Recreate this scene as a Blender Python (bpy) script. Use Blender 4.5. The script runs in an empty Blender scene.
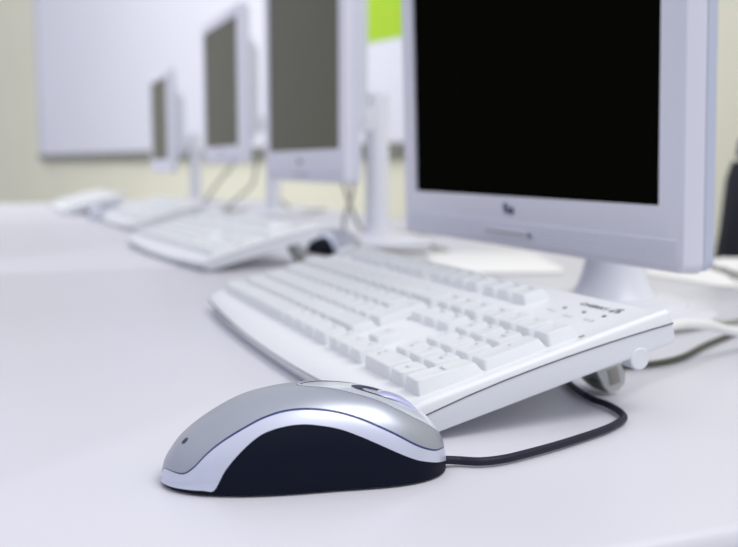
import bpy, bmesh, math, random
from mathutils import Vector, Matrix
random.seed(4)
COL = bpy.context.scene.collection
MM = 0.001
ZD = 0.73                                   # desk top above the floor
R = math.radians

# ------------------------------------------------------------------ materials
def mat(name, col, rough=.5, metal=0., spec=.5, coat=0., coat_r=.1, noise=0., nscale=40., bump=0., bscale=300., trans=0., sub=0.):
    m = bpy.data.materials.new(name); m.use_nodes = True
    nt = m.node_tree; b = nt.nodes['Principled BSDF']
    b.inputs['Base Color'].default_value = (*col, 1)
    b.inputs['Roughness'].default_value = rough
    b.inputs['Metallic'].default_value = metal
    b.inputs['Specular IOR Level'].default_value = spec
    b.inputs['Coat Weight'].default_value = coat
    b.inputs['Coat Roughness'].default_value = coat_r
    b.inputs['Transmission Weight'].default_value = trans
    tc = nt.nodes.new('ShaderNodeTexCoord')
    if noise:
        n = nt.nodes.new('ShaderNodeTexNoise'); n.inputs['Scale'].default_value = nscale
        n.inputs['Detail'].default_value = 4
        nt.links.new(tc.outputs['Object'], n.inputs['Vector'])
        r = nt.nodes.new('ShaderNodeValToRGB')
        r.color_ramp.elements[0].position = .3; r.color_ramp.elements[1].position = .7
        r.color_ramp.elements[0].color = (*[c*(1-noise) for c in col], 1)
        r.color_ramp.elements[1].color = (*[min(1, c*(1+noise)) for c in col], 1)
        nt.links.new(n.outputs['Fac'], r.inputs['Fac']); nt.links.new(r.outputs['Color'], b.inputs['Base Color'])
    if bump:
        n = nt.nodes.new('ShaderNodeTexNoise'); n.inputs['Scale'].default_value = bscale
        nt.links.new(tc.outputs['Object'], n.inputs['Vector'])
        bp = nt.nodes.new('ShaderNodeBump'); bp.inputs['Strength'].default_value = bump
        bp.inputs['Distance'].default_value = .0002
        nt.links.new(n.outputs['Fac'], bp.inputs['Height']); nt.links.new(bp.outputs['Normal'], b.inputs['Normal'])
    return m

M = dict(
 desk=mat('desk_laminate', (.645,.65,.715), .34, spec=.45, noise=.012, nscale=5),
 desk_edge=mat('desk_edge_band', (.55,.56,.68), .3),
 desk_band=mat('desk_edge_grey', (.13,.13,.155), .5),
 desk_leg=mat('desk_leg_metal', (.32,.33,.36), .4, metal=.8),
 wall=mat('cream_wall_paint', (.86,.845,.67), .85, noise=.02, nscale=2, bump=.1, bscale=60),
 floor=mat('floor_vinyl', (.30,.31,.36), .5, noise=.1, nscale=3),
 base=mat('skirting_paint', (.5,.5,.5), .5),
 board=mat('whiteboard_enamel', (.80,.81,.89), .32, noise=.01, nscale=2),
 board_frame=mat('whiteboard_frame_aluminium', (.60,.62,.72), .4, metal=.2),
 board_tray=mat('whiteboard_tray_grey', (.22,.23,.20), .5),
 green=mat('green_sheet_paper', (.42,.66,.03), .8),
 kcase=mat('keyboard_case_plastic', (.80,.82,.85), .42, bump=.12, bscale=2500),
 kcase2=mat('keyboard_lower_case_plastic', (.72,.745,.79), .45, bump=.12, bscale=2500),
 key=mat('keycap_plastic', (.74,.765,.79), .40, spec=.4, bump=.08, bscale=3000),
 legend=mat('legend_ink_grey', (.10,.11,.13), .6),
 klegend=mat('key_legend_ink', (.27,.28,.30), .6),
 dark=mat('seam_dark_plastic', (.03,.035,.045), .6),
 led=mat('indicator_lens_grey', (.10,.11,.13), .3),
 foot=mat('keyboard_foot_plastic', (.48,.50,.50), .5),
 rubber=mat('rubber_pad_grey', (.30,.30,.27), .7),
 silver=mat('mouse_shell_silver', (.38,.405,.475), .36, metal=.6, coat=.15, coat_r=.25, noise=.03, nscale=4000),
 band=mat('mouse_band_pale_silver', (.60,.63,.765), .34, metal=.45, coat=.15, coat_r=.2),
 grip=mat('mouse_grip_black', (.004,.006,.016), .5, spec=.10, bump=.15, bscale=3000),
 seam=mat('mouse_seam_blue', (.02,.045,.20), .4),
 wheel=mat('mouse_wheel_lilac', (.48,.50,.76), .18, coat=.6, coat_r=.05),
 strip=mat('mouse_strip_gloss', (.66,.69,.76), .22, metal=.2, coat=.4, coat_r=.1),
 slot=mat('mouse_slot_navy', (.01,.015,.07), .3),
 cord=mat('cord_black_rubber', (.008,.010,.026), .5, spec=.3),
 cord_w=mat('cord_white_rubber', (.78,.78,.78), .45),
 cord_g=mat('cord_beige_rubber', (.36,.36,.33), .5),
 cord_o=mat('cord_dark_olive_rubber', (.06,.058,.045), .5),
 mfront=mat('monitor_front_plastic', (.69,.695,.785), .42, bump=.06, bscale=2500),
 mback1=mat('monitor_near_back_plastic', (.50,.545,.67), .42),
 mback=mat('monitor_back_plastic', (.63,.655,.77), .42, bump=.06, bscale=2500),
 mgrille=mat('monitor_grille_plastic', (.72,.725,.82), .45),
 stand=mat('monitor_stand_plastic', (.72,.735,.80), .35),
 screen=mat('screen_dark_panel', (.0035,.0035,.0022), .30, spec=.0),
 screen_refl=mat('screen_painted_reflection', (.105,.104,.066), .35, spec=.08),  # olive grey base colour paints in the room's grazing reflection
 mlogo=mat('monitor_emblem_navy', (.05,.06,.15), .4),
 paper=mat('paper_cream', (.86,.86,.85), .7),
 chair_f=mat('chair_fabric_black', (.012,.013,.022), .8, noise=.2, nscale=400),
 chair_b=mat('chair_back_navy', (.025,.032,.085), .7, noise=.15, nscale=300),
 chair_m=mat('chair_metal', (.05,.05,.06), .35, metal=.7),
 mousepad_o=mat('olive', (.2,.2,.15), .6),
)

# ------------------------------------------------------------------ helpers
def link(name, me, parent=None):
    o = bpy.data.objects.new(name, me); COL.objects.link(o)
    if parent: o.parent = parent
    return o
def obj(name, bm, m, parent=None, smooth=38, mats=None):
    bmesh.ops.remove_doubles(bm, verts=bm.verts, dist=1e-7)
    bmesh.ops.recalc_face_normals(bm, faces=bm.faces)
    me = bpy.data.meshes.new(name); bm.to_mesh(me); bm.free()
    for x in (mats or [m]): me.materials.append(x)
    if smooth:
        for p in me.polygons: p.use_smooth = True
        me.set_sharp_from_angle(angle=R(smooth))
    return link(name, me, parent)
def empty(name, label, cat, mw=None, group=None):
    o = bpy.data.objects.new(name, None); COL.objects.link(o); o.empty_display_size = .02
    if mw is not None: o.matrix_world = mw
    return tag(o, label, cat, group)
def tag(o, label, cat, group=None):
    o['label'] = label; o['category'] = cat
    if group: o['group'] = group
    return o
def struct(o): o['kind'] = 'structure'; return o
def copy_tree(o, parent=None):
    c = o.copy(); COL.objects.link(c); c.parent = parent
    for ch in list(o.children): copy_tree(ch, c)
    return c
def box(bm, x0, x1, y0, y1, z0, z1, bev=0, seg=2):
    r = bmesh.ops.create_cube(bm, size=1)
    for v in r['verts']:
        v.co = Vector(((x0+x1)/2+v.co.x*(x1-x0), (y0+y1)/2+v.co.y*(y1-y0), (z0+z1)/2+v.co.z*(z1-z0)))
    if bev:
        es = list({e for v in r['verts'] for e in v.link_edges})
        bmesh.ops.bevel(bm, geom=es, offset=bev, segments=seg, affect='EDGES', profile=.5)
def cyl(bm, p0, p1, r0, r1=None, n=32):
    r1 = r0 if r1 is None else r1
    p0, p1 = Vector(p0), Vector(p1); d = p1-p0
    r = bmesh.ops.create_cone(bm, cap_ends=True, segments=n, radius1=r0, radius2=r1, depth=d.length)
    q = d.to_track_quat('Z', 'Y').to_matrix().to_4x4(); q.translation = (p0+p1)/2
    bmesh.ops.transform(bm, matrix=q, verts=r['verts'])
def loft(bm, rings, cap=True, close=True):
    vr = [[bm.verts.new(p) for p in ring] for ring in rings]
    n = len(rings[0])
    for a, b in zip(vr[:-1], vr[1:]):
        for i in range(n if close else n-1):
            j = (i+1) % n
            bm.faces.new((a[i], a[j], b[j], b[i]))
    if cap:
        bm.faces.new(vr[0][::-1]); bm.faces.new(vr[-1])
    return vr
def lathe(bm, prof, n=48, c=(0,0)):
    rings = [[(c[0]+r*math.cos(2*math.pi*i/n), c[1]+r*math.sin(2*math.pi*i/n), z) for i in range(n)] for r, z in prof]
    loft(bm, rings)
def rrect(x0, x1, y0, y1, r, n=4):
    pts = []
    for cx, cy, a in ((x1-r, y1-r, 0), (x0+r, y1-r, 90), (x0+r, y0+r, 180), (x1-r, y0+r, 270)):
        for i in range(n+1):
            t = R(a+90*i/n); pts.append((cx+r*math.cos(t), cy+r*math.sin(t)))
    return pts
def catmull(pts, k=8):
    P = [Vector(p) for p in pts]; P = [P[0]*2-P[1]]+P+[P[-1]*2-P[-2]]; out = []
    for i in range(1, len(P)-2):
        for j in range(k):
            t = j/k
            out.append(.5*((2*P[i])+(P[i+1]-P[i-1])*t+(2*P[i-1]-5*P[i]+4*P[i+1]-P[i+2])*t*t+(3*P[i]-P[i-1]-3*P[i+1]+P[i+2])*t**3))
    out.append(P[-2]); return out
def tube(bm, pts, r, n=12, k=8):
    P = catmull(pts, k); rings = []; up = Vector((0,0,1))
    for i, p in enumerate(P):
        d = (P[min(i+1, len(P)-1)]-P[max(i-1, 0)]).normalized()
        s = d.cross(up)
        s = s.normalized() if s.length > 1e-4 else Vector((1,0,0))
        t = s.cross(d).normalized()
        rr = r(i/(len(P)-1)) if callable(r) else r
        rings.append([p+s*rr*math.cos(2*math.pi*a/n)+t*rr*math.sin(2*math.pi*a/n) for a in range(n)])
    loft(bm, rings)
def lerp(x, xs, ys):
    if x <= xs[0]: return ys[0]
    for a, b, c, d in zip(xs[:-1], xs[1:], ys[:-1], ys[1:]):
        if x <= b: return c+(d-c)*(x-a)/(b-a)
    return ys[-1]
_tc = {}
def text_mesh(s, size, bold=0.):
    """flat lettering as vertices and polygons in the xy plane, centred"""
    key = (s, size, bold)
    if key not in _tc:
        cu = bpy.data.curves.new('t', 'FONT'); cu.body = s; cu.size = size; cu.resolution_u = 2
        cu.align_x = 'CENTER'; cu.align_y = 'CENTER'; cu.offset = bold
        o = bpy.data.objects.new('t', cu); COL.objects.link(o)
        me = bpy.data.meshes.new_from_object(o)
        _tc[key] = ([v.co.copy() for v in me.vertices], [list(p.vertices) for p in me.polygons])
        bpy.data.objects.remove(o); bpy.data.curves.remove(cu); bpy.data.meshes.remove(me)
    return _tc[key]
def add_text(bm, s, size, x, y, z, mi=1, bold=0., zf=None, sx=1.):
    vs, ps = text_mesh(s, size, bold)
    nv = []
    for c in vs:
        X, Y = x+c.x*sx, y+c.y
        nv.append(bm.verts.new((X, Y, zf(X, Y) if zf else z)))
    for p in ps:
        try:
            fc = bm.faces.new([nv[i] for i in p]); fc.material_index = mi
        except ValueError: pass

# ------------------------------------------------------------------ frames (desk row directions)
U = Vector((.36199, -.93218, 0)); V = Vector((.93218, .36199, 0)); Z = Vector((0,0,1))
T0 = Vector((.024293, .455249, 0))           # reference: right front key corner over the desk
def frame(x, y, xdir, z=ZD):
    xd = Vector((xdir[0], xdir[1], 0)).normalized(); yd = Vector((-xd.y, xd.x, 0))
    m = Matrix.Identity(4)
    for i, c in enumerate((xd, yd, Z)): m.col[i][:3] = c
    m.translation = (x, y, z); return m
# (frame x axis = U, its y axis = V)
def row(u, v, z=0.): return Vector((T0.x, T0.y, 0))+U*u+V*v+Vector((0,0,ZD+z))

# ------------------------------------------------------------------ setting
def wall_pt(s): return Vector((-2.60+.5508*s, 8.0-.8346*s, 0))
WD = Vector((.5508, -.8346, 0)); WN = Vector((-.8346, -.5508, 0))     # along the wall, out into the room
def wall_box(bm, s0, s1, z0, z1, d0, d1, bev=0):
    b = bmesh.new(); box(b, s0, s1, d0, d1, z0, z1, bev)
    for v in b.verts:
        s, d, z = v.co; v.co = wall_pt(s)+WN*d+Vector((0,0,z))
    me = bpy.data.meshes.new('x'); b.to_mesh(me); b.free(); bm.from_mesh(me); bpy.data.meshes.remove(me)
bm = bmesh.new(); wall_box(bm, -5.5, 12.0, 0, 3.0, -.12, 0); struct(obj('wall_back', bm, M['wall'], smooth=0))
bm = bmesh.new(); wall_box(bm, -5.5, 12.0, 0, .09, 0, .015, .003); struct(obj('baseboard_back', bm, M['base'], smooth=0))
bm = bmesh.new(); box(bm, -9, 9, -4, 12, -.05, 0); struct(obj('floor', bm, M['floor'], smooth=0))

wb = empty('whiteboard', 'large whiteboard with a grey lower rail hung on the cream wall behind the monitors', 'whiteboard', Matrix.Translation(wall_pt(2.4)+Vector((0,0,ZD+.225))))
def wchild(name, bm, m, par):
    o = obj(name, bm, m, smooth=0); o.parent = par; o.matrix_parent_inverse = par.matrix_world.inverted(); return o
B0, B1, BZ0, BZ1 = -.42, 5.45, ZD+.225, ZD+1.62
bm = bmesh.new(); wall_box(bm, B0, B1, BZ0, BZ1, .004, .022); wchild('writing_surface', bm, M['board'], wb)
bm = bmesh.new()
wall_box(bm, B0-.03, B0+.02, BZ0-.02, BZ1+.03, .003, .034, .003); wall_box(bm, B1-.02, B1+.03, BZ0-.02, BZ1+.03, .003, .034, .003)
wall_box(bm, B0-.03, B1+.03, BZ1, BZ1+.03, .003, .034, .003)
wchild('frame', bm, M['board_frame'], wb)
bm = bmesh.new(); wall_box(bm, B0-.03, B1+.03, BZ0-.045, BZ0, .003, .05, .004); wchild('pen_tray', bm, M['board_tray'], wb)

bm = bmesh.new(); wall_box(bm, 4.74, 5.00, ZD+.635, ZD+.96, .0225, .0235)
tag(obj('paper_notice', bm, M['green'], smooth=0), 'bright green sheet of paper fixed to the whiteboard', 'paper')

# ------------------------------------------------------------------ desks
def make_desk(u0, u1, label):
    m = frame(*(row((u0+u1)/2, .19)[:2]), U)
    t = empty('desk', label, 'desk', m, 'desks pushed together in a row')
    L = (u1-u0)/2-.001; y0, y1 = -.55, .56
    bm = bmesh.new()
    prof = [(.0,-.004),(.004,0)]
    # worktop with softly rounded rim
    n = 6; rings = []
    rad = .006; th = .028
    for i in range(2*n+1):
        a = math.pi*i/(2*n)-math.pi/2
        zz = -th/2+(th/2-.0005)*math.sin(a); off = rad*(1-math.cos(a))
        rings.append([(x, y, zz) for x, y in rrect(-L+off, L-off, y0+off, y1-off, .012, 4)])
    loft(bm, rings); obj('tabletop', bm, M['desk'], t, 50)
    bm = bmesh.new()
    loft(bm, [[(x, y, zz) for x, y in rrect(-L-o, L+o, y0-o, y1+o, .0125, 4)] for o, zz in ((-.004,-.0245),(.0004,-.0245),(.0004,-.0075),(-.004,-.0075))], cap=False)
    obj('edge_band', bm, M['desk_band'], t, 40)
    for sx in (-1, 1):
        for sy, yy in ((-1, y0+.09), (1, y1-.09)):
            bm = bmesh.new(); x = sx*(L-.07)
            box(bm, x-.025, x+.025, yy-.025, yy+.025, -ZD+.0, -th-.0005, .003); obj('leg', bm, M['desk_leg'], t)
    bm = bmesh.new()
    for yy in (y0+.09, y1-.09): box(bm, -L+.096, L-.096, yy-.012, yy+.012, -.08, -th-.001, .002)
    obj('apron', bm, M['desk_leg'], t)
    return t
make_desk(-.832, .1555, 'nearest pale lavender laminate desk carrying the sharp keyboard and silver mouse')
make_desk(-1.99, -.833, 'middle pale laminate desk, second in the row, carrying the second keyboard')
make_desk(-3.15, -1.991, 'farthest pale laminate desk at the blurred end of the row')

# ------------------------------------------------------------------ keyboard
K = 19.05
XL, XR = -440.0, 15.0
def front_v(u):
    t = (u-(XL+XR)/2)/((XR-XL)/2)
    return -16-10.0*(1-abs(t)**2.2)
def seam_n(v): return -1.75-.00055*max(0, v-48)**2*.82-.0011*max(0, 48-v)**2*.75
def top_n(v): return lerp(v, [-20,-14,-8,0,60,100,120,135,143], [-3.2,-1.4,-.6,-.3,-.2,-.2,-.3,-.5,-.9])
def bot_n(v): return lerp(v, [-30,0,100,143], [-14.3,-14.9,-16.0,-17.0])
def case_top():
    bm = bmesh.new(); rings = []
    us = [(XL,2.2),(XL+.5,1.1),(XL+1.2,.45),(XL+2.6,0)]+[(XL+2.6+(XR-XL-5.2)*i/44,0) for i in range(1,44)]+[(XR-2.6,0),(XR-1.2,.45),(XR-.5,1.1),(XR,2.2)]
    for u, ins in us:
        f = front_v(u)+ (ins*1.2 if ins else 0)
        vs_top = [f+1.2, f+3.5, f+7, f+12, 0, 12, 40, 60, 90, 105, 120, 130, 137, 141]
        p = [(f, seam_n(f)), (f, seam_n(f)+2)]
        for v in vs_top:
            e = lerp(v, [f+1.2, f+3.5, f+7, f+12, f+16], [3.6, 1.8, .7, .15, 0])
            tt = min(1, max(0, (u-2)/8)); p.append((v, top_n(v)+2.5*tt*tt*(3-2*tt)-e-ins))
        p += [(142.6-ins*.6, -1.6-ins*.7), (143-ins*.6, -3)]
        low = [143-ins*.6, 132, 120, 105, 90, 75, 60, 40, 20, 0, -8]
        p += [(v, seam_n(v)) for v in low]
        rings.append([(u*MM, v*MM, n*MM) for v, n in p])
    loft(bm, rings); return bm
def case_bottom(inset=.7, dn=.45, top_only=False):
    bm = bmesh.new(); rings = []
    us = [XL+inset, XL+inset+.4]+[XL+2+(XR-XL-4)*i/40 for i in range(41)]+[XR-inset-.4, XR-inset]
    for i, u in enumerate(us):
        e = .8 if i in (0, len(us)-1) else 0
        f = front_v(u)+inset
        tops = [f, 0, 20, 40, 60, 75, 90, 105, 120, 132, 142.2]
        bots = [142.2, 141, 100, 60, 0, f+9, f+5, f+1.5]
        p = [(v, seam_n(v)-dn) for v in tops]
        for v in bots:
            q = bot_n(v)+e
            if v == 142.2: q += 1.2
            if v == f+1.5: q += 2.6
            if v == f+5: q += .6
            p.append((v, q))
        rings.append([(u*MM, v*MM, n*MM) for v, n in p])
    loft(bm, rings); return bm
def seam_strip():
    bm = bmesh.new(); rings = []
    us = [XL+.35, XL+2, (XL+XR)/2, XR-2, XR-.35]
    us = [XL+.35+(XR-XL-.7)*i/30 for i in range(31)]
    for u in us:
        f = front_v(u)+.35; vv = [f, 0, 20, 40, 60, 75, 90, 105, 120, 132, 142.6]
        p = [(v, seam_n(v)+.15) for v in vv]+[(v, seam_n(v)-.75) for v in vv[::-1]]
        rings.append([(u*MM, v*MM, n*MM) for v, n in p])
    loft(bm, rings); return bm
NB = -1.4
def key_bm(w, d, legend=None, h=(8.4,8.4), shape=None, big=False, lx=None):
    """key cap w x d units, base centred at origin; n up"""
    bm = bmesh.new(); x, y = w*K/2-.48, d*K/2-.48
    tx, tyf, tyb = 2.4, 1.3, 2.2; hf, hb = h[0]+1.1, h[1]+1.1
    hy = lambda yy: hf+(hb-hf)*(yy+y)/(2*y)
    rings = [(0,0,0,.7,.0),(0,0,0,.9,.1),(tx*.78,tyf*.78,tyb*.78,1.9,.80),(tx*.93,tyf*.93,tyb*.93,2.3,.94),(tx+.5,tyf+.5,tyb+.5,2.4,1.0),(tx+1.6,tyf+1.8,tyb+1.6,2.6,.975),(tx+ (x-tx)*.55,tyf+(y-tyf)*.5,tyb+(y-tyb)*.5,1.5,.94)]
    rr = []
    for a, bf, bb, r, z in rings:
        rr.append([(px*MM, py*MM, (NB+z*hy(py))*MM) for px, py in rrect(-x+a, x-a, -y+bf, y-bb, min(r, x-a-.1), 4)])
    loft(bm, rr)
    if legend:
        parts = legend if isinstance(legend, list) else [(legend, 3.6, None, None)]
        for s, size, ox, oy in parts:
            lx_ = (-x+tx+3.2+len(s)*size*.13) if ox is None else ox
            ly_ = (y-tyb-3.6) if oy is None else oy
            def zf(X, Y):
                ex = max(abs(X)/MM-(x-tx*1.6), 0); t = 1-min(1, max(abs(X/MM)/(x-tx*1.6), abs(Y/MM)/(y-tyf*1.8)))
                return (NB+hy(Y/MM)*(.982-.03*min(1,t*1.5)))*MM
            add_text(bm, s, size*MM, lx_*MM, ly_*MM, 0, 1, 0.00002, zf)
    return bm
def enter_bm():
    # tall stepped return key: 1.25 wide below, 1.5 wide above
    bm = bmesh.new()
    def outline(a, r0):
        xr = .625*K-.45-a; xl0 = -.625*K+.45+a; xl1 = -.875*K+.45+a
        y0 = -K+.45+a*.7; y1 = K-.45-a*.85; ym = 0+.45+a*.7
        pts = [(xl0,y0),(xr,y0),(xr,y1),(xl1,y1),(xl1,ym),(xl0,ym)]
        out = []
        for i, p in enumerate(pts):
            q, n = Vector(pts[i-1]), Vector(pts[(i+1) % 6]); p = Vector(p)
            r = r0 if i != 5 else .6
            A = p+(q-p).normalized()*r; B = p+(n-p).normalized()*r
            for k in range(4):
                t = k/3; out.append(tuple((A*(1-t)**2+p*2*t*(1-t)+B*t*t)))
        return out
    rr = []
    for a, r, z in ((0,.7,0),(0,.9,1),(2.0,1.6,5.1),(2.4,1.8,6.1),(2.9,1.8,6.4),(4.2,1.4,6.2)):
        rr.append([(px*MM, py*MM, (NB+z)*MM) for px, py in outline(a, r)])
    loft(bm, rr)
    add_text(bm, '<-', 3.6*MM, 1*MM, 9*MM, (NB+6.33)*MM, 1, .00006)
    return bm
def L2(a, b, c=None):      # two stacked legends (shifted above plain)
    r = [(a, 3.0, -2.6, 4.3), (b, 3.0, -2.6, -.2)]
    if c: r.append((c, 2.6, 2.8, -.4))
    return r
def ktext(s): return [(s, 2.6, -2.5+max(0,len(s)-3)*.3, 3.2)] if len(s) <= 5 else [(s, 2.2, 0, 3.2)]
def make_keyboard(mw, label, group):
    t = empty('keyboard', label, 'keyboard', mw, group)
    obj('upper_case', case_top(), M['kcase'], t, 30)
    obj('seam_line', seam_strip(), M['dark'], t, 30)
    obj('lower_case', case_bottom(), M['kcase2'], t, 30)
    X0 = -22.5
    def put(name, bm, xc, yc):
        o = obj(name, bm, M['key'], t, 32, [M['key'], M['klegend']])
        o.location = (xc*K*MM, yc*K*MM, 0); return o
    HR = [(7.9,6.4),(6.5,5.2),(5.3,5.3),(5.4,5.5),(6.7,6.6),(6.4,6.2)]
    def key(name, x, y, w=1, d=1, leg=None, h=None):
        i = min(5, int(y)); h = (HR[i][0], HR[min(5, i+int(d)-1)][1])
        return put(name, key_bm(w, d, leg, h), X0+x+w/2, y+d/2)
    x = 0
    for nm, w in (('Strg',1.25),('',1.25),('Alt',1.25),(None,6.25),('Alt Gr',1.25),('',1.25),('',1.25),('Strg',1.25)):
        if nm is None: key('space_bar', x, 0, w, 1, None, 8.6)
        else: key('modifier_key', x, 0, w, 1, ktext(nm) if nm else [('=',3.4,-2,3)])
        x += w
    key('modifier_key', 0, 1, 1.25, 1, [('^',3.6,-2.6,2.6)])
    for i, s in enumerate(['<>']+list('YXCVBNM')+[',;','.:','-_']):
        key('letter_key', 1.25+i, 1, 1, 1, L2(s[1], s[0]) if len(s) == 2 else [(s,3.8,-2.6,3.4)])
    key('modifier_key', 12.25, 1, 2.75, 1, [('^',3.6,-17,2.6)])
    key('modifier_key', 0, 2, 1.75, 1, [('v',3.6,-8,2.8)])
    for i, s in enumerate(list('ASDFGHJKL\u00d6\u00c4')+["#'"]):
        key('letter_key', 1.75+i, 2, 1, 1, L2(s[1], s[0]) if len(s) == 2 else [(s,3.8,-2.6,3.4)])
    put('return_key', enter_bm(), X0+13.75+.625, 3)
    key('modifier_key', 0, 3, 1.5, 1, [('|<>|',3.0,-5,2.8)])
    for i, s in enumerate(list('QWERTZUIOP\u00dc')+['+*']):
        key('letter_key', 1.5+i, 3, 1, 1, L2(s[1], s[0]) if len(s) == 2 else [(s,3.8,-2.6,3.4)])
    for i, s in enumerate(['^\u00b0','1!','2"','3\u00a7','4$','5%','6&','7/','8(','9)','0=','\u00df?',"\u00b4`"]):
        key('number_key', i, 4, 1, 1, L2(s[1], s[0]))
    key('backspace_key', 13, 4, 2, 1, [('<-',3.4,-11,2.8)])
    FY = 5.8
    key('escape_key', 0, FY, 1, 1, ktext('Esc'))
    for i in range(12): key('function_key', 2+i+.5*(i//4), FY, 1, 1, ktext('F%d' % (i+1)))
    for i, s in enumerate(['Druck','Rollen','Pause']): key('function_key', 15.25+i, FY, 1, 1, ktext(s))
    for i, s in enumerate(['Einfg','Pos1','Bild']): key('navigation_key', 15.25+i, 4, 1, 1, ktext(s))
    for i, s in enumerate(['Entf','Ende','Bild']): key('navigation_key', 15.25+i, 3, 1, 1, ktext(s))
    for i, s in ((0,'\u2190'),(1,'\u2193'),(2,'\u2192')): key('arrow_key', 15.25+i, 0, 1, 1, [(s,4,-2.2,2.8)])
    key('arrow_key', 16.25, 1, 1, 1, [('\u2191',4,-2.2,2.8)])
    N = 18.5
    key('keypad_key', N, 0, 2, 1, [('0',3.8,-11.8,3.2),('Einfg',2.2,-11,-1)])
    key('keypad_key', N+2, 0, 1, 1, [(',',4,-2.6,3.6),('Entf',2.2,-1.4,-.6)])
    nav = {'1':'Ende','2':'\u2193','3':'Bild\u2193','4':'\u2190','5':'','6':'\u2192','7':'Pos1','8':'\u2191','9':'Bild\u2191'}
    for r_, s3 in enumerate(('123','456','789')):
        for i, s in enumerate(s3):
            L = [(s,3.8,-2.8,3.2)]
            if nav[s]: L.append((nav[s], 2.2, .6 if len(nav[s]) > 1 else -2, -.8))
            key('keypad_key', N+i, r_+1, 1, 1, L)
    for i, s in enumerate(['Num','\u00f7','\u00d7','-']): key('keypad_key', N+i, 4, 1, 1, [(s, 3.8 if i else 2.6, -2.4, 3.2)])
    key('keypad_key', N+3, 0, 1, 2, [('Enter',3.0,-.8,1.0)])
    key('keypad_key', N+3, 2, 1, 2, [('+',4.6,-2.0,2.5)])
    # indicator lenses, printed marks, maker's name
    def zt(X, Y): return (top_n(Y/MM)+.07)*MM
    for u, v in ((-52,120),(-33.3,120.6),(-15.5,121.5)):
        b = bmesh.new(); lathe(b, [(.1*MM, 0), (1.35*MM, 0), (1.35*MM, .3*MM), (1.0*MM,.55*MM), (.1*MM, .6*MM)], 20)
        o = obj('indicator_light', b, M['led'], t); o.location = (u*MM, v*MM, (top_n(v)-.05)*MM)
    b = bmesh.new()
    for (u, v, s) in ((-57,113.5,'\u21e9'),(-37.5,111.5,'1'),(-19,113,'A')):
        # small padlock-like outline plus its letter
        for (dx, dy, w_, h_) in ((-2.2,-.3,2.6,.55),(-1.6,.6,.5,1.4),(.0,.9,1.6,.5),(2.6,-.8,2.0,.5)):
            r = bmesh.ops.create_grid(b, x_segments=1, y_segments=1, size=.5)
            for q in r['verts']:
                X = (u+dx+q.co.x*w_)*MM; Y = (v+dy+q.co.y*h_)*MM; q.co = (X, Y, zt(X, Y))
        add_text(b, '1' if s != 'A' else 'A', 3.2*MM, (u+4)*MM, (v+.4)*MM, 0, 0, .00004, zt)
    obj('indicator_symbols', b, M['legend'], t, 0)
    b = bmesh.new(); add_text(b, 'CHERRY', 4.9*MM, -36.8*MM, 129.8*MM, 0, 0, .00022, zt, 1.45)
    obj('brand_lettering', b, M['legend'], t, 0)
    b = bmesh.new()
    for cx, cy, ra, rb, an in ((-19.4,129.2,2.0,1.7,0),(-14.6,129.8,2.0,1.7,0),(-16.6,133.0,3.0,1.0,18),(-19.4,131.6,.5,1.6,-20),(-15.4,131.8,.5,1.2,10)):
        vs = []
        for i in range(18):
            a = 2*math.pi*i/18; x_, y_ = ra*math.cos(a), rb*math.sin(a); c_, s_ = math.cos(R(an)), math.sin(R(an))
            X = (cx+x_*c_-y_*s_)*MM; Y = (cy+x_*s_+y_*c_)*MM; vs.append(b.verts.new((X, Y, zt(X, Y)+len(b.verts)*1e-9)))
        b.faces.new(vs)
    obj('brand_emblem', b, M['legend'], t, 0)
    # little dark gaps of the key wells
    for u, v in ((1.6,95.2),(-139,57.5)):
        b = bmesh.new(); box(b, (u-1.2)*MM, (u+1.2)*MM, (v-1.6)*MM, (v+1.6)*MM, -1*MM, .15*MM, .2*MM); obj('well_notch', b, M['rubber'], t)
    # side hinge discs and folded-out feet
    for sx in (0, 1):
        uo = XR-.2 if sx else XL+.2; d = 1 if sx else -1
        b = bmesh.new(); cyl(b, ((uo-9*d)*MM, 118.5*MM, -18*MM), ((uo-.6*d)*MM, 118.5*MM, -18*MM), 5.9*MM, n=40)
        cyl(b, ((uo-.6*d)*MM, 118.5*MM, -18*MM), ((uo+.1*d)*MM, 118.5*MM, -18*MM), 5.9*MM, 5.3*MM, n=40)
        obj('hinge_disc', b, M['kcase2'], t)
        uf = uo-57*d
        b = bmesh.new()
        prof = [(117,-14.5),(129,-15.0),(138,-43),(136,-48.8),(131,-51.0),(125.5,-50.5),(122.5,-46),(116,-22)]
        for (a0, a1) in ((uf-11, uf-7.5), (uf+7.5, uf+11)):
            loft(b, [[(a0*MM, v*MM, n*MM) for v, n in prof], [(a1*MM, v*MM, n*MM) for v, n in prof]])
        prof2 = [(120,-18),(124,-18),(132,-47),(127,-47)]
        loft(b, [[((uf-8)*MM, v*MM, n*MM) for v, n in prof2], [((uf+8)*MM, v*MM, n*MM) for v, n in prof2]])
        f_ = obj('folding_foot', b, M['foot'], t, 20)
        xo = uf+11 if d > 0 else uf-11
        b = bmesh.new(); box(b, (xo-.1)*MM, (xo+.5)*MM, 126.5*MM, 133.5*MM, -46.5*MM, -37*MM, .2*MM); obj('foot_recess', b, M['rubber'], f_)
        b = bmesh.new(); prof3 = [(123,-45.5),(135.5,-47.0),(135.3,-49.6),(131,-51.8),(125.5,-51.3)]
        loft(b, [[((uf-7)*MM, v*MM, n*MM) for v, n in prof3], [((uf+7)*MM, v*MM, n*MM) for v, n in prof3]])
        obj('foot_pad', b, M['rubber'], f_, 20)
    return t
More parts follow.
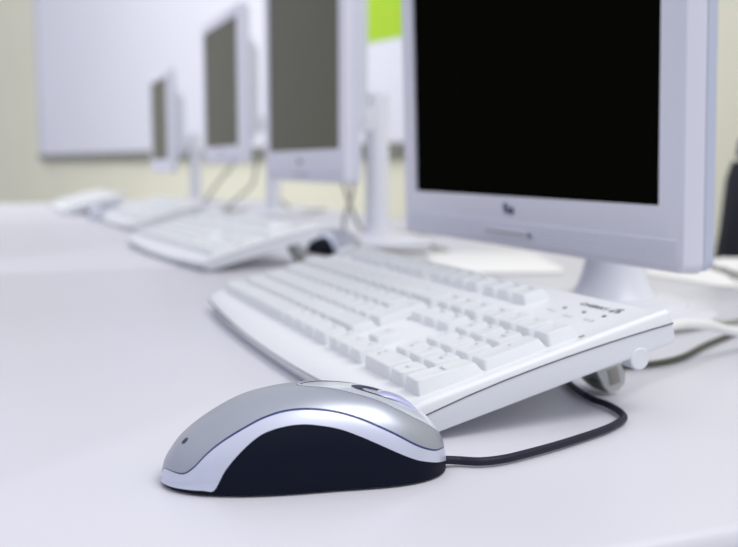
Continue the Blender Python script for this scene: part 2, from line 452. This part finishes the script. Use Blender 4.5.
def kb_matrix(tx, ty, xdir, tilt=R(14.807)):
    xd = Vector((xdir[0], xdir[1], 0)).normalized(); yd = Vector((-xd.y, xd.x, 0))
    v = yd*math.cos(tilt)+Z*math.sin(tilt); n = Z*math.cos(tilt)-yd*math.sin(tilt)
    m = Matrix.Identity(4)
    for i, c in enumerate((xd, v, n)): m.col[i][:3] = c
    m.translation = (tx, ty, ZD+.01845); return m
GK = 'white full size keyboards along the desks'
kb = make_keyboard(kb_matrix(T0.x, T0.y, U), 'sharp white full-size keyboard raised on its feet just behind the silver mouse', GK)
def place_copy(src, mw, label):
    c = copy_tree(src); c.matrix_world = mw; c['label'] = label; return c
def kb_at(fr, xdir, label):
    xd = Vector((xdir[0], xdir[1], 0)).normalized(); yd = Vector((-xd.y, xd.x, 0))
    p = Vector((fr[0], fr[1], 0))-xd*.015+yd*.017
    return place_copy(kb, kb_matrix(p.x, p.y, xd), label)
kb_at((-.206, 1.165), (.44,-.898), 'second keyboard from the camera, slightly blurred, pale against the middle of the desk row')
kb_at((-.477, 1.905), (.40,-.917), 'third keyboard from the camera, blurred, lying between the two far mice')
kb_at((-.815, 2.56), (.40,-.917), 'farthest and most blurred keyboard at the far left end of the desks')

# ------------------------------------------------------------------ mouse
HS = [-61.5,-60.5,-58,-53,-43,-29,-16,0,15,31.5,46.5,55,59.5,61.5]
HV = [4,8,12.3,18.6,26.3,33.9,37.5,39.3,38.6,35.2,27.9,21,13.6,5]
def smooth_tab(xs, ys):
    P = list(zip(xs, ys))
    def f(x):
        if x <= xs[0]: return ys[0]
        if x >= xs[-1]: return ys[-1]
        i = max(k for k in range(len(xs)-1) if xs[k] <= x)
        x0, x1 = xs[i], xs[i+1]; t = (x-x0)/(x1-x0)
        def sl(k):
            if k == 0: return (ys[1]-ys[0])/(xs[1]-xs[0])
            if k == len(xs)-1: return (ys[-1]-ys[-2])/(xs[-1]-xs[-2])
            return (ys[k+1]-ys[k-1])/(xs[k+1]-xs[k-1])
        m0, m1 = sl(i)*(x1-x0), sl(i+1)*(x1-x0)
        return (2*t**3-3*t*t+1)*ys[i]+(t**3-2*t*t+t)*m0+(-2*t**3+3*t*t)*ys[i+1]+(t**3-t*t)*m1
    return f
mh = smooth_tab(HS, [q*.972 for q in HV])
def mwid(s):
    t = min(abs(s)/61.6, 1); e = 2.9 if s < 0 else 3.2
    return 29*(1-t**e)**(1/2.2)*(1-.05*math.exp(-((s-15)/22)**2))
def msec(s, ph):
    H, W = mh(s), mwid(s); z = H*math.sin(ph)**.9; y = W*max(math.cos(ph), 0)**.78
    return y*(1-.05*math.exp(-((z/max(H,1))/.35)**2)), z
SS = [-61.55,-61,-60,-58,-55,-52,-48,-44,-40,-36,-32,-26,-20,-12,-4,4,12,20,28,36,44,50,54,57,59,60.5,61.55]
GR = [7,6,5,4.2,3.6,3.4,3.2,3.2,3.4,16.5,25,34.1,40.2,42.9,42.9,40.6,37.4,32.5,27.1,21.9,17.4,15.6,14.9,15.5,17,20,24]
SM = [62,57,46,34,24,20.5,25,33,38.6,42.2,44.9,48.5,52.3,55,54.8,52.8,49.8,45.6,40.2,35,29.5,27.3,28.5,34,43,62,70]
ST_S = [-4,0,4,12,20,28,36,44,50,54,57,59,60.5,61.55]
ST_P = [90,86,83.5,79.2,74.2,69.6,65,61.5,60.7,61.5,64.5,69.5,78,84]
fg, fs_ = smooth_tab(SS, GR), smooth_tab(SS, SM)
def phi(s, which):
    g = max(2.5, fg(s)); m = max(g+4, fs_(s)); st = lerp(s, ST_S, ST_P) if s > -4 else 90
    st = max(st, m+3)
    return {'base':0, 'grip':g, 'seam':m, 'strip':st}[which]
ss = sorted(set([-61.55+123.1*(.5-.5*math.cos(math.pi*i/90)) for i in range(91)]+[-4+i*.5 for i in range(9)]+[-41+i for i in range(8)]))
def mp(s, ph, side, off=0.):
    y, z = msec(s, R(ph))
    if off:
        e = .4; y1, z1 = msec(s, R(min(ph+e, 90))); y0, z0 = msec(s, R(max(ph-e, 0)))
        s1, s0 = min(s+.3, 61.5), max(s-.3, -61.5)
        ya, za = msec(s1, R(ph)); yb, zb = msec(s0, R(ph))
        n = Vector((0, y1-y0, z1-z0)).cross(Vector((s1-s0, ya-yb, za-zb)))
        if n.length > 1e-9:
            n.normalize()
            if n.z < 0 or (abs(n.z) < .05 and n.y < 0): n = -n
            return Vector(((s+n.x*off)*.985, side*(y+n.y*off), z+n.z*off))*MM
    return Vector((s*.985, side*y, z))*MM
def mpatch(bm, lo, hi, side, off=0., k=8, srange=None, mi=0):
    S = [s for s in ss if srange is None or srange[0]-1e-6 <= s <= srange[1]+1e-6]
    g = []
    for s in S:
        a, b = lo(s), hi(s)
        g.append([bm.verts.new(mp(s, a+(b-a)*j/k, side, off)) for j in range(k+1)])
    for i in range(len(g)-1):
        for j in range(k):
            q = [g[i][j], g[i+1][j], g[i+1][j+1], g[i][j+1]]
            try:
                f = bm.faces.new(q if side < 0 else q[::-1]); f.material_index = mi
            except ValueError: pass
def mfinish(name, bm, m, t, mats=None, flip=False):
    bmesh.ops.remove_doubles(bm, verts=bm.verts, dist=2e-6)
    bmesh.ops.dissolve_degenerate(bm, dist=1e-6, edges=bm.edges)
    return obj(name, bm, m, t, 60, mats)
def make_mouse(mw, label, group):
    t = empty('computer_mouse', label, 'mouse', mw, group)
    P = lambda w, d=0: (lambda s: phi(s, w)+d)
    bm = bmesh.new()
    for sd in (-1, 1): mpatch(bm, lambda s: 0, P('grip'), sd, k=10)
    # flat underside
    for s0, s1 in zip(ss[:-1], ss[1:]):
        vs = [bm.verts.new(mp(s0, 0, -1)), bm.verts.new(mp(s1, 0, -1)), bm.verts.new(mp(s1, 0, 1)), bm.verts.new(mp(s0, 0, 1))]
        try: bm.faces.new(vs)
        except ValueError: pass
    mfinish('grip', bm, M['grip'], t)
    bm = bmesh.new()
    for sd in (-1, 1): mpatch(bm, P('grip'), P('seam'), sd, .18, 8)
    for sd in (-1, 1): mpatch(bm, P('grip'), P('seam'), sd, -.6, 2)
    mfinish('side_band', bm, M['band'], t)
    bm = bmesh.new()
    for sd in (-1, 1): mpatch(bm, P('seam', -1.0), P('seam', 2.6), sd, -.05, 3)
    mfinish('seam_groove', bm, M['seam'], t)
    bm = bmesh.new()
    for sd in (-1, 1): mpatch(bm, P('seam', 2.0), P('strip'), sd, .22, 12)
    mfinish('top_shell', bm, M['silver'], t)
    bm = bmesh.new()
    for sd in (-1, 1): mpatch(bm, P('strip', .0), lambda s: 90, sd, .0, 8, (-4, 61.6))
    mfinish('centre_strip', bm, M['strip'], t)
    # raised rim between shell and strip
    bm = bmesh.new()
    for sd in (-1, 1):
        mpatch(bm, P('strip', -1.0), P('strip', 1.0), sd, .32, 3, (-3.5, 60))
    mfinish('strip_rim', bm, M['band'], t)
    # scroll wheel slot and wheel
    bm = bmesh.new()
    n = 36; c0 = 33; vs = []
    for i in range(n):
        a = 2*math.pi*i/n; s = c0+13.5*math.cos(a); y = 6.6*math.sin(a)-1.6
        W = mwid(s); ph = math.degrees(math.acos(min(1, (abs(y)/(W))**(1/.78)))); p = mp(s, ph, 1 if y > 0 else -1, .12); vs.append(bm.verts.new(p))
    cen = [bm.verts.new(mp(c0-10+20*j/8, 90, 1, .12)) for j in range(9)]
    ctr = lambda v: min(cen, key=lambda c: abs(c.co.x-v.co.x))
    for i in range(n):
        a, b = vs[i], vs[(i+1) % n]; ca, cb = ctr(a), ctr(b)
        try:
            bm.faces.new((a, b, cb, ca) if ca is not cb else (a, b, ca))
        except ValueError: pass
    obj('wheel_slot', bm, M['slot'], t, 60)
    bm = bmesh.new()
    rw = 24; s_c = 29.5; zc = mh(s_c+1.0)-rw-.1
    prof = [(-5.4, rw-1.6), (-5.0, rw-.75), (-3.4, rw-.2), (0, rw), (3.4, rw-.2), (5.0, rw-.75), (5.4, rw-1.6)]
    rings = []
    for y, r in prof:
        rings.append([((s_c+r*math.cos(2*math.pi*i/64))*MM, (y-2.0)*MM, (zc+r*math.sin(2*math.pi*i/64))*MM) for i in range(64)])
    loft(bm, rings)
    obj('scroll_wheel', bm, M['wheel'], t, 50)
    # small oval logo mark on the rear of the shell
    bm = bmesh.new(); vs = []
    for i in range(16):
        a = 2*math.pi*i/16; s = -51.5+1.3*math.cos(a); ph = 70+4.5*math.sin(a)
        vs.append(bm.verts.new(mp(s, ph, -1, .3)))
    bm.faces.new(vs); obj('button_mark', bm, M['dark'], t, 0)
    bm = bmesh.new(); cyl(bm, (57*MM,0,3.0*MM), (60.6*MM,0,3.0*MM), 2.7*MM, 2.4*MM, 20); obj('cord_sleeve', bm, M['cord'], t)
    return t
a10 = R(10)
GM = 'silver and black mice on the desks'
mouse = make_mouse(frame(-.0268, .396, (math.cos(a10), math.sin(a10)), ZD+.0005), 'sharp silver and black wired mouse in the foreground beside the keyboard front', GM)
place_copy(mouse, frame(-.050, 1.405, (math.cos(R(125)), math.sin(R(125))), ZD+.0005), 'blurred mouse behind the far edge of the second keyboard near a monitor stand')
place_copy(mouse, frame(-.655, 2.385, (math.cos(R(62)), math.sin(R(62))), ZD+.0005), 'small blurred mouse between the third and the farthest keyboards')

def cable(name, pts, r, m, label, k=8, par=None):
    bm = bmesh.new(); tube(bm, [Vector(p)+Vector((0,0,ZD)) for p in pts], r, 12, k)
    if par:
        o = obj('cable', bm, m, None, 60); o.parent = par; o.matrix_parent_inverse = par.matrix_world.inverted(); return o
    return tag(obj(name, bm, m, None, 60), label, 'cable')
r_ = .0019; zc_ = .0022
cable('mouse_cord', [(0.0323,0.4031,0.0032),(0.0355,0.4044,0.0028),(0.0400,0.4056,0.0022),(0.0486,0.4042,0.0022),(0.0578,0.4070,0.0022),(0.0681,0.4136,0.0022),(0.0894,0.4305,0.0022),(0.1134,0.4526,0.0022),(0.1239,0.4649,0.0022),(0.1312,0.4773,0.0022),(0.1318,0.4914,0.0022),(0.1288,0.5052,0.0022),(0.1241,0.5152,0.0022),(0.1214,0.5279,0.0022),(0.1197,0.5438,0.0022),(0.1191,0.5633,0.0022),(0.1180,0.5887,0.0022)], r_, M['cord'], 'thin black cord of the foreground mouse looping under the raised keyboard')

# ------------------------------------------------------------------ monitors
def make_monitor(cx, cy, W, H, zb, colv, label, scr, yaw=0., colh=.262, base_r=.098, flare=False, ch=.042, tilt=0):
    """cx,cy: centre of the panel front on the desk; W,H screen; zb bottom of the housing"""
    q = Matrix.Rotation(yaw, 3, 'Z') @ U
    t = empty('monitor', label, 'monitor', frame(cx, cy, q, ZD+.0003), 'flat screen monitors in a row')
    bz = .0255
    x0, x1, z0, z1 = -W/2-bz, W/2+bz, zb, zb+ch+H+bz
    sx0, sx1, sz0, sz1 = -W/2, W/2, zb+ch, zb+ch+H
    # front bezel: rounded frame with bevelled flanks. local y forward = -y
    bm = bmesh.new(); n = 5
    def ring(a, y, r): return [(x, y, z) for x, z in rrect(x0+a, x1-a, z0+a, z1-a, r, n)]
    def iring(a, y): return [(x, y, z) for x, z in rrect(sx0-a, sx1+a, sz0-a, sz1+a, .0015, n)]
    loft(bm, [iring(0,.005), iring(0,.0015), iring(.0012,.0), ring(.0016,0,.006), ring(.0005,.0006,.0065), ring(0,.002,.007), ring(-.0012,.0145,.008), ring(0,.0146,.007), ring(.004,.0146,.006)], cap=False)
    obj('front_bezel', bm, M['mfront'], t, 30)
    bm = bmesh.new()
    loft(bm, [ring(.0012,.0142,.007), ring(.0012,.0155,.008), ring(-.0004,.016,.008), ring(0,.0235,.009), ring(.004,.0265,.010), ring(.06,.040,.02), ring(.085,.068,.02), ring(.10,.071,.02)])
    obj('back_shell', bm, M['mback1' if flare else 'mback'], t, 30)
    bm = bmesh.new()
    sc = [(x, z) for x, z in rrect(sx0-.001, sx1+.001, sz0-.001, sz1+.001, .001, 3)]
    loft(bm, [[(x, .0035, z) for x, z in sc], [(x, .010, z) for x, z in sc]])
    obj('screen', bm, scr, t, 0)
    # ribbed lower strip
    bm = bmesh.new(); g0, g1 = zb+.0045, zb+.0215; k = 7; rows = []
    for i in range(k*4+1):
        z = g0+(g1-g0)*i/(k*4); y = -.0010+(.0018 if i % 4 == 0 else 0)
        rows.append([(x0+.006, .0008, z), (x0+.0075, y, z), (-.046, y, z), (.046, y, z), (x1-.0075, y, z), (x1-.006, .0008, z)])
    loft(bm, rows, cap=False, close=False)
    obj('ribbed_strip', bm, M['mgrille'], t, 0)
    bm = bmesh.new(); zz = zb+.0125
    rr = [[(x, y, z) for x, z in rrect(-.041+a, .041-a, zz-.0036+a, zz+.0036-a, .0034-a*.9, 5)] for a, y in ((0,.0),(0,-.0016),(.0006,-.0024))]
    loft(bm, rr); bar = obj('button_bar', bm, M['mfront'], t, 40)
    bm = bmesh.new()
    rr = [[(x, y, z) for x, z in rrect(-.036, .030, zz-.0012, zz+.0006, .0008, 3)] for y in (-.0020,-.0027)]
    loft(bm, rr); obj('bar_groove', bm, M['desk_leg'], bar, 40)
    bm = bmesh.new(); cyl(bm, (.0365,-.0018,zz), (.0365,-.0032,zz), .0026, .0022, 20); obj('power_button', bm, M['mlogo'], bar)
    # small swooping emblem
    bm = bmesh.new(); ze = zb+.031
    P1 = [(-.0078,-.0007,ze+.004),(-.0045,-.0007,ze+.0045),(-.001,-.0007,ze+.001),(.003,-.0007,ze-.002),(.0065,-.0007,ze-.0022),(.0078,-.0007,ze+.0003),(.005,-.0007,ze+.0016),(.001,-.0007,ze-.0003),(-.003,-.0007,ze-.0022),(-.006,-.0007,ze-.0008),(-.0075,-.0007,ze+.004)]
    def etube(P, r):
        C_ = catmull(P, 5)
        rings = []
        for i, p in enumerate(C_):
            d = (C_[min(i+1,len(C_)-1)]-C_[max(i-1,0)]).normalized(); s = d.cross(Vector((0,1,0))).normalized()
            rings.append([p+s*r*math.cos(2*math.pi*a/8)+Vector((0,1,0))*r*.5*math.sin(2*math.pi*a/8) for a in range(8)])
        loft(bm, rings)
    etube(P1, .0012)
    obj('emblem', bm, M['mlogo'], t, 50)
    if tilt:
        rot = Matrix.Translation((0, .01, zb)) @ Matrix.Rotation(tilt, 4, 'X') @ Matrix.Translation((0, -.01, -zb))
        for c in t.children: c.matrix_local = rot
    # stand: arm, column, two-tier base
    zc = min(colh, z1-.03)
    bm = bmesh.new(); lathe(bm, ([(.001,.014),(.040,.014),(.036,.020),(.031,.028),(.027,.040),(.024,.055)] if flare else [(.001,.016),(.024,.016),(.0215,.024),(.0195,.04)])+[(.0195,max(zc-.006,.08)),(.0175,zc),(.001,zc)], 40, (0, colv)); obj('column', bm, M['stand'], t, 50)
    bm = bmesh.new(); za = max(zb+.10, min(zc-.05, zb+.16))
    if colv > .075+.02:
        box(bm, -.018, .018, .07, colv-.012, za-.02, za+.02, .004)
    box(bm, -.045, .045, .068, .080, za-.045, za+.045, .003)
    obj('arm', bm, M['stand'], t)
    bm = bmesh.new(); br = base_r
    lathe(bm, [(.001,0),(br-.002,0),(br,.002),(br-.0005,.006),(br-.004,.0085),(br*.72,.0105),(br*.70,.0135),(br*.66,.0155),(.03,.0185),(.001,.0185)], 72, (0, colv))
    obj('stand_base', bm, M['stand'], t, 40)
    return t
mon1 = make_monitor(.1165, .7875, .382, .301, .0635, .105, 'nearest flat monitor with black screen and pale lilac housing behind the sharp keyboard', M['screen'], base_r=.088, flare=True, tilt=R(1.6))
mon2 = make_monitor(-.112, 1.554, .376, .301, .105, .135, 'second monitor from the camera, grey screen, cut by the top of the picture', M['screen_refl'], colh=.25, ch=.050)
mon3 = make_monitor(-.378, 2.442, .376, .301, .137, .138, 'third monitor from the camera, blurred, its whole grey screen visible', M['screen_refl'])
make_monitor(-.722, 3.300, .338, .270, .108, .123, 'farthest and smallest monitor in the row, nearly edge-on against the whiteboard', M['screen_refl'], colh=.24)

# ------------------------------------------------------------------ things to the right and behind
cable('white_cable', [(.150,.520,.030),(.180,.560,.036),(.215,.600,.030),(.25,.645,.018),(.30,.685,.008),(.37,.70,.0034),(.47,.73,.0034)], .0033, M['cord_w'], 'thick white cable rising from behind the near keyboard back corner toward the right')
cable('dark_cable', [(.12,.60,.0022),(.16,.600,.0022),(.204,.624,.0022),(.245,.678,.0022),(.30,.748,.0022),(.36,.84,.0022),(.44,.92,.0022)], .0021, M['cord_o'], 'dark brown cable lying flat on the desk behind the near keyboard corner')
cable('grey_cable', [(.19,.74,.0022),(.235,.735,.0022),(.28,.765,.0022),(.34,.80,.0022),(.42,.80,.0022)], .002, M['cord_g'], 'grey cable on the desk between the white cable and the stand base')
bm = bmesh.new()
n = 14; g = []
for i in range(n+1):
    rowv = []
    for j in range(n+1):
        a, b = i/n, j/n
        z = .0008+.030*max(0, (a-.35))**1.6*(1-.3*b)+.004*math.sin(b*3.1)*a
        rowv.append((.0+a*.15, b*.21, z))
    g.append(rowv)
gv = [[bm.verts.new(p) for p in r] for r in g]; gl = [[bm.verts.new((p[0], p[1], p[2]-.0006)) for p in r] for r in g]
for i in range(n):
    for j in range(n):
        bm.faces.new((gv[i][j], gv[i+1][j], gv[i+1][j+1], gv[i][j+1])); bm.faces.new((gl[i][j], gl[i][j+1], gl[i+1][j+1], gl[i+1][j]))
for i in range(n):
    for a, b in (((i,0),(i+1,0)), ((i,n),(i+1,n)), ((0,i),(0,i+1)), ((n,i),(n,i+1))):
        bm.faces.new((gv[a[0]][a[1]], gv[b[0]][b[1]], gl[b[0]][b[1]], gl[a[0]][a[1]]))
pp = obj('paper_sheet', bm, M['paper'], None, 40); pp.matrix_world = frame(.398, .985, (.93,.37))
tag(pp, 'curled cream paper sheet on the desk right of the nearest monitor', 'paper')
bm = bmesh.new()
rr = [[(x, y, z) for x, y in rrect(-.16+a, .0-a, .0+a, .26-a, .035, 8)] for a, z in ((0,.0004),(0,.0024),(.0008,.003))]
loft(bm, rr); pd = obj('pale_slab', bm, M['paper'], None, 40); pd.matrix_world = frame(.246, 1.15, (1,.02))  # thin pale slab with rounded corners, flat on the desk
tag(pd, 'smooth cream flat slab with rounded corners seen beneath the nearest monitor', 'pad')
# cables behind the monitors
def rp(u, v, z): p = row(u, v); return (p.x, p.y, z)
def back_cable(par, u, v, zt, du, label, r=.003, m=None):
    cable('monitor_cable', [rp(u, v, zt), rp(u+.01, v+.03, zt*.55), rp(u+.05*du, v+.055, .05), rp(u+.12*du, v+.08, .0042), rp(u+.24*du, v+.05, .0042), rp(u+.36*du, v+.10, .0042), rp(u+.46*du, v+.17, .0042)], r, m or M['cord_g'], label, 8, par)
def uv_of(x, y): d = Vector((x-T0.x, y-T0.y, 0)); return d.dot(U), d.dot(V)
u2, v2 = uv_of(-.116, 1.554); u3, v3 = uv_of(-.378, 2.442); u1, v1 = uv_of(.119, .789)
def wire(par, pts, r=.003):
    cable('cable', pts, r, M['cord_g'], '', 8, par)
wire(mon2, [(-.060,1.66,.16),(-.045,1.66,.10),(-.03,1.66,.055),(-.012,1.665,.018),(.01,1.71,.0042),(.07,1.76,.0042),(.14,1.80,.0042)])
wire(mon2, [(-.035,1.655,.15),(-.028,1.665,.09),(-.045,1.685,.03),(-.03,1.73,.0042),(.03,1.80,.0042),(.10,1.86,.0042)])
wire(mon3, [(-.30,2.56,.17),(-.31,2.57,.09),(-.345,2.56,.05),(-.40,2.53,.0042),(-.42,2.60,.0042),(-.34,2.74,.0042),(-.25,2.80,.0042)], .004)
wire(mon3, [(-.27,2.58,.17),(-.275,2.60,.12),(-.26,2.62,.06),(-.215,2.63,.012),(-.16,2.66,.0042),(-.13,2.75,.0042)], .004)
wire(mon3, [(-.32,2.55,.18),(-.38,2.56,.115),(-.42,2.58,.07),(-.46,2.62,.0042),(-.40,2.80,.0042)], .004)
wire(mon1, [(.345,.95,.030),(.375,.99,.020),(.40,1.02,.010),(.45,1.06,.0042),(.53,1.10,.0042)], .003)
wire(mon1, [(.345,.92,.03),(.38,.94,.02),(.42,.96,.01),(.48,.98,.0042),(.56,1.0,.0042)], .003)
cable('looped_cable', [(-.02,1.46,.004),(.04,1.405,.004),(.095,1.40,.004),(.118,1.43,.004),(.098,1.475,.004)], .0035, M['cord_g'], 'beige cable looped flat on the desk before the second monitor base')

# office chair standing past the right end of the desks
ch = empty('office_chair', 'black office chair with navy backrest by the wall at the right edge', 'chair', frame(.764, 1.72, (-1,0), 0))
def softbox(name, x0, x1, y0, y1, z0, z1, r, m, rot=None):
    bm = bmesh.new(); box(bm, x0, x1, y0, y1, z0, z1, r, 4)
    if rot: bmesh.ops.rotate(bm, cent=((x0+x1)/2,(y0+y1)/2,z0), matrix=Matrix.Rotation(rot,3,'X'), verts=bm.verts)
    return obj(name, bm, m, ch, 60)
softbox('seat', -.24, .24, -.24, .22, .43, .50, .03, M['chair_f'])
bm = bmesh.new(); rr = []
for z, hw, y, th in ((.55,.19,.21,.05),(.57,.215,.20,.07),(.66,.225,.205,.07),(.76,.215,.215,.065),(.84,.212,.225,.06),(.868,.205,.23,.05)):
    rr.append([(px, py, z) for px, py in rrect(-hw, hw, y, y+th, .02, 4)])
loft(bm, rr); obj('backrest', bm, M['chair_f'], ch, 60)
bm = bmesh.new(); rr = []
for z, hw, y, th in ((.869,.186,.232,.048),(.875,.198,.226,.062),(.90,.196,.23,.06),(.912,.184,.237,.046)):
    rr.append([(px, py, z) for px, py in rrect(-hw, hw, y, y+th, .02, 4)])
loft(bm, rr); obj('top_cushion', bm, M['chair_b'], ch, 60)
bm = bmesh.new(); tube(bm, [(0,.12,.42),(0,.26,.43),(0,.315,.50),(0,.30,.66)], .022); obj('back_support', bm, M['chair_m'], ch)
for sx in (-1, 1):
    bm = bmesh.new(); tube(bm, [(sx*.22,.02,.44),(sx*.29,.02,.46),(sx*.30,.02,.58),(sx*.30,.02,.665)], .016); box(bm, sx*.30-.03, sx*.30+.03, -.14, .14, .665, .695, .01)
    obj('armrest', bm, M['chair_f'], ch)
bm = bmesh.new(); cyl(bm, (0,0,.10), (0,0,.43), .028); obj('gas_lift', bm, M['chair_m'], ch)
for i in range(5):
    a = 2*math.pi*i/5+.3; c, s = math.cos(a), math.sin(a)
    bm = bmesh.new(); tube(bm, [(c*.02,s*.02,.12),(c*.15,s*.15,.10),(c*.29,s*.29,.075)], lambda q: .024-.008*q); lg = obj('leg', bm, M['chair_m'], ch)
    bm = bmesh.new(); cyl(bm, (c*.29-s*.02, s*.29+c*.02, .028), (c*.29+s*.02, s*.29-c*.02, .028), .028); obj('caster', bm, M['chair_f'], lg)

# ------------------------------------------------------------------ light
def area(name, loc, target, size, power, col, sy=None):
    l = bpy.data.lights.new(name, 'AREA'); l.energy = power; l.color = col; l.size = size
    if sy: l.shape = 'RECTANGLE'; l.size_y = sy
    o = bpy.data.objects.new(name, l); COL.objects.link(o); o.location = loc
    o.rotation_euler = (Vector(target)-Vector(loc)).to_track_quat('-Z', 'Y').to_euler(); return o
area('ceiling_key', (1.2, -.3, ZD+2.4), (.05,.55,ZD), 1.3, 35, (1,.985,.96))
area('wall_fill', (-2.4, 3.2, ZD+2.3), (-1.3,6.0,ZD+.5), 1.8, 62, (1,.985,.95))  # unseen fill lamp, added to brighten the back wall and whiteboard
w = bpy.data.worlds.new('room_light'); bpy.context.scene.world = w; w.use_nodes = True
nt = w.node_tree; bg = nt.nodes['Background']
tc = nt.nodes.new('ShaderNodeTexCoord'); sp = nt.nodes.new('ShaderNodeSeparateXYZ'); rp_ = nt.nodes.new('ShaderNodeValToRGB')
mr = nt.nodes.new('ShaderNodeMapRange'); mr.inputs['From Min'].default_value = -1
nt.links.new(tc.outputs['Generated'], sp.inputs[0]); nt.links.new(sp.outputs['Z'], mr.inputs['Value']); nt.links.new(mr.outputs['Result'], rp_.inputs['Fac'])
e = rp_.color_ramp.elements; e[0].position = .35; e[0].color = (.42,.43,.50,1); e[1].position = .95; e[1].color = (1.0,1.0,1.06,1)
m_ = rp_.color_ramp.elements.new(.55); m_.color = (.72,.74,.85,1)
nt.links.new(rp_.outputs['Color'], bg.inputs['Color']); bg.inputs['Strength'].default_value = .86

# ------------------------------------------------------------------ camera
cam = bpy.data.cameras.new('camera'); co = bpy.data.objects.new('camera', cam); COL.objects.link(co)
co.location = (0, 0, ZD+.131); co.rotation_euler = (R(90-6.482), 0, 0)
cam.sensor_width = 36; cam.lens = 36*950/738; cam.clip_start = .01
cam.dof.use_dof = True; cam.dof.focus_distance = .418; cam.dof.aperture_fstop = 7.6; cam.dof.aperture_blades = 0
sc = bpy.context.scene; sc.camera = co
sc.view_settings.view_transform = 'Standard'; sc.view_settings.look = 'None'; sc.view_settings.exposure = .06
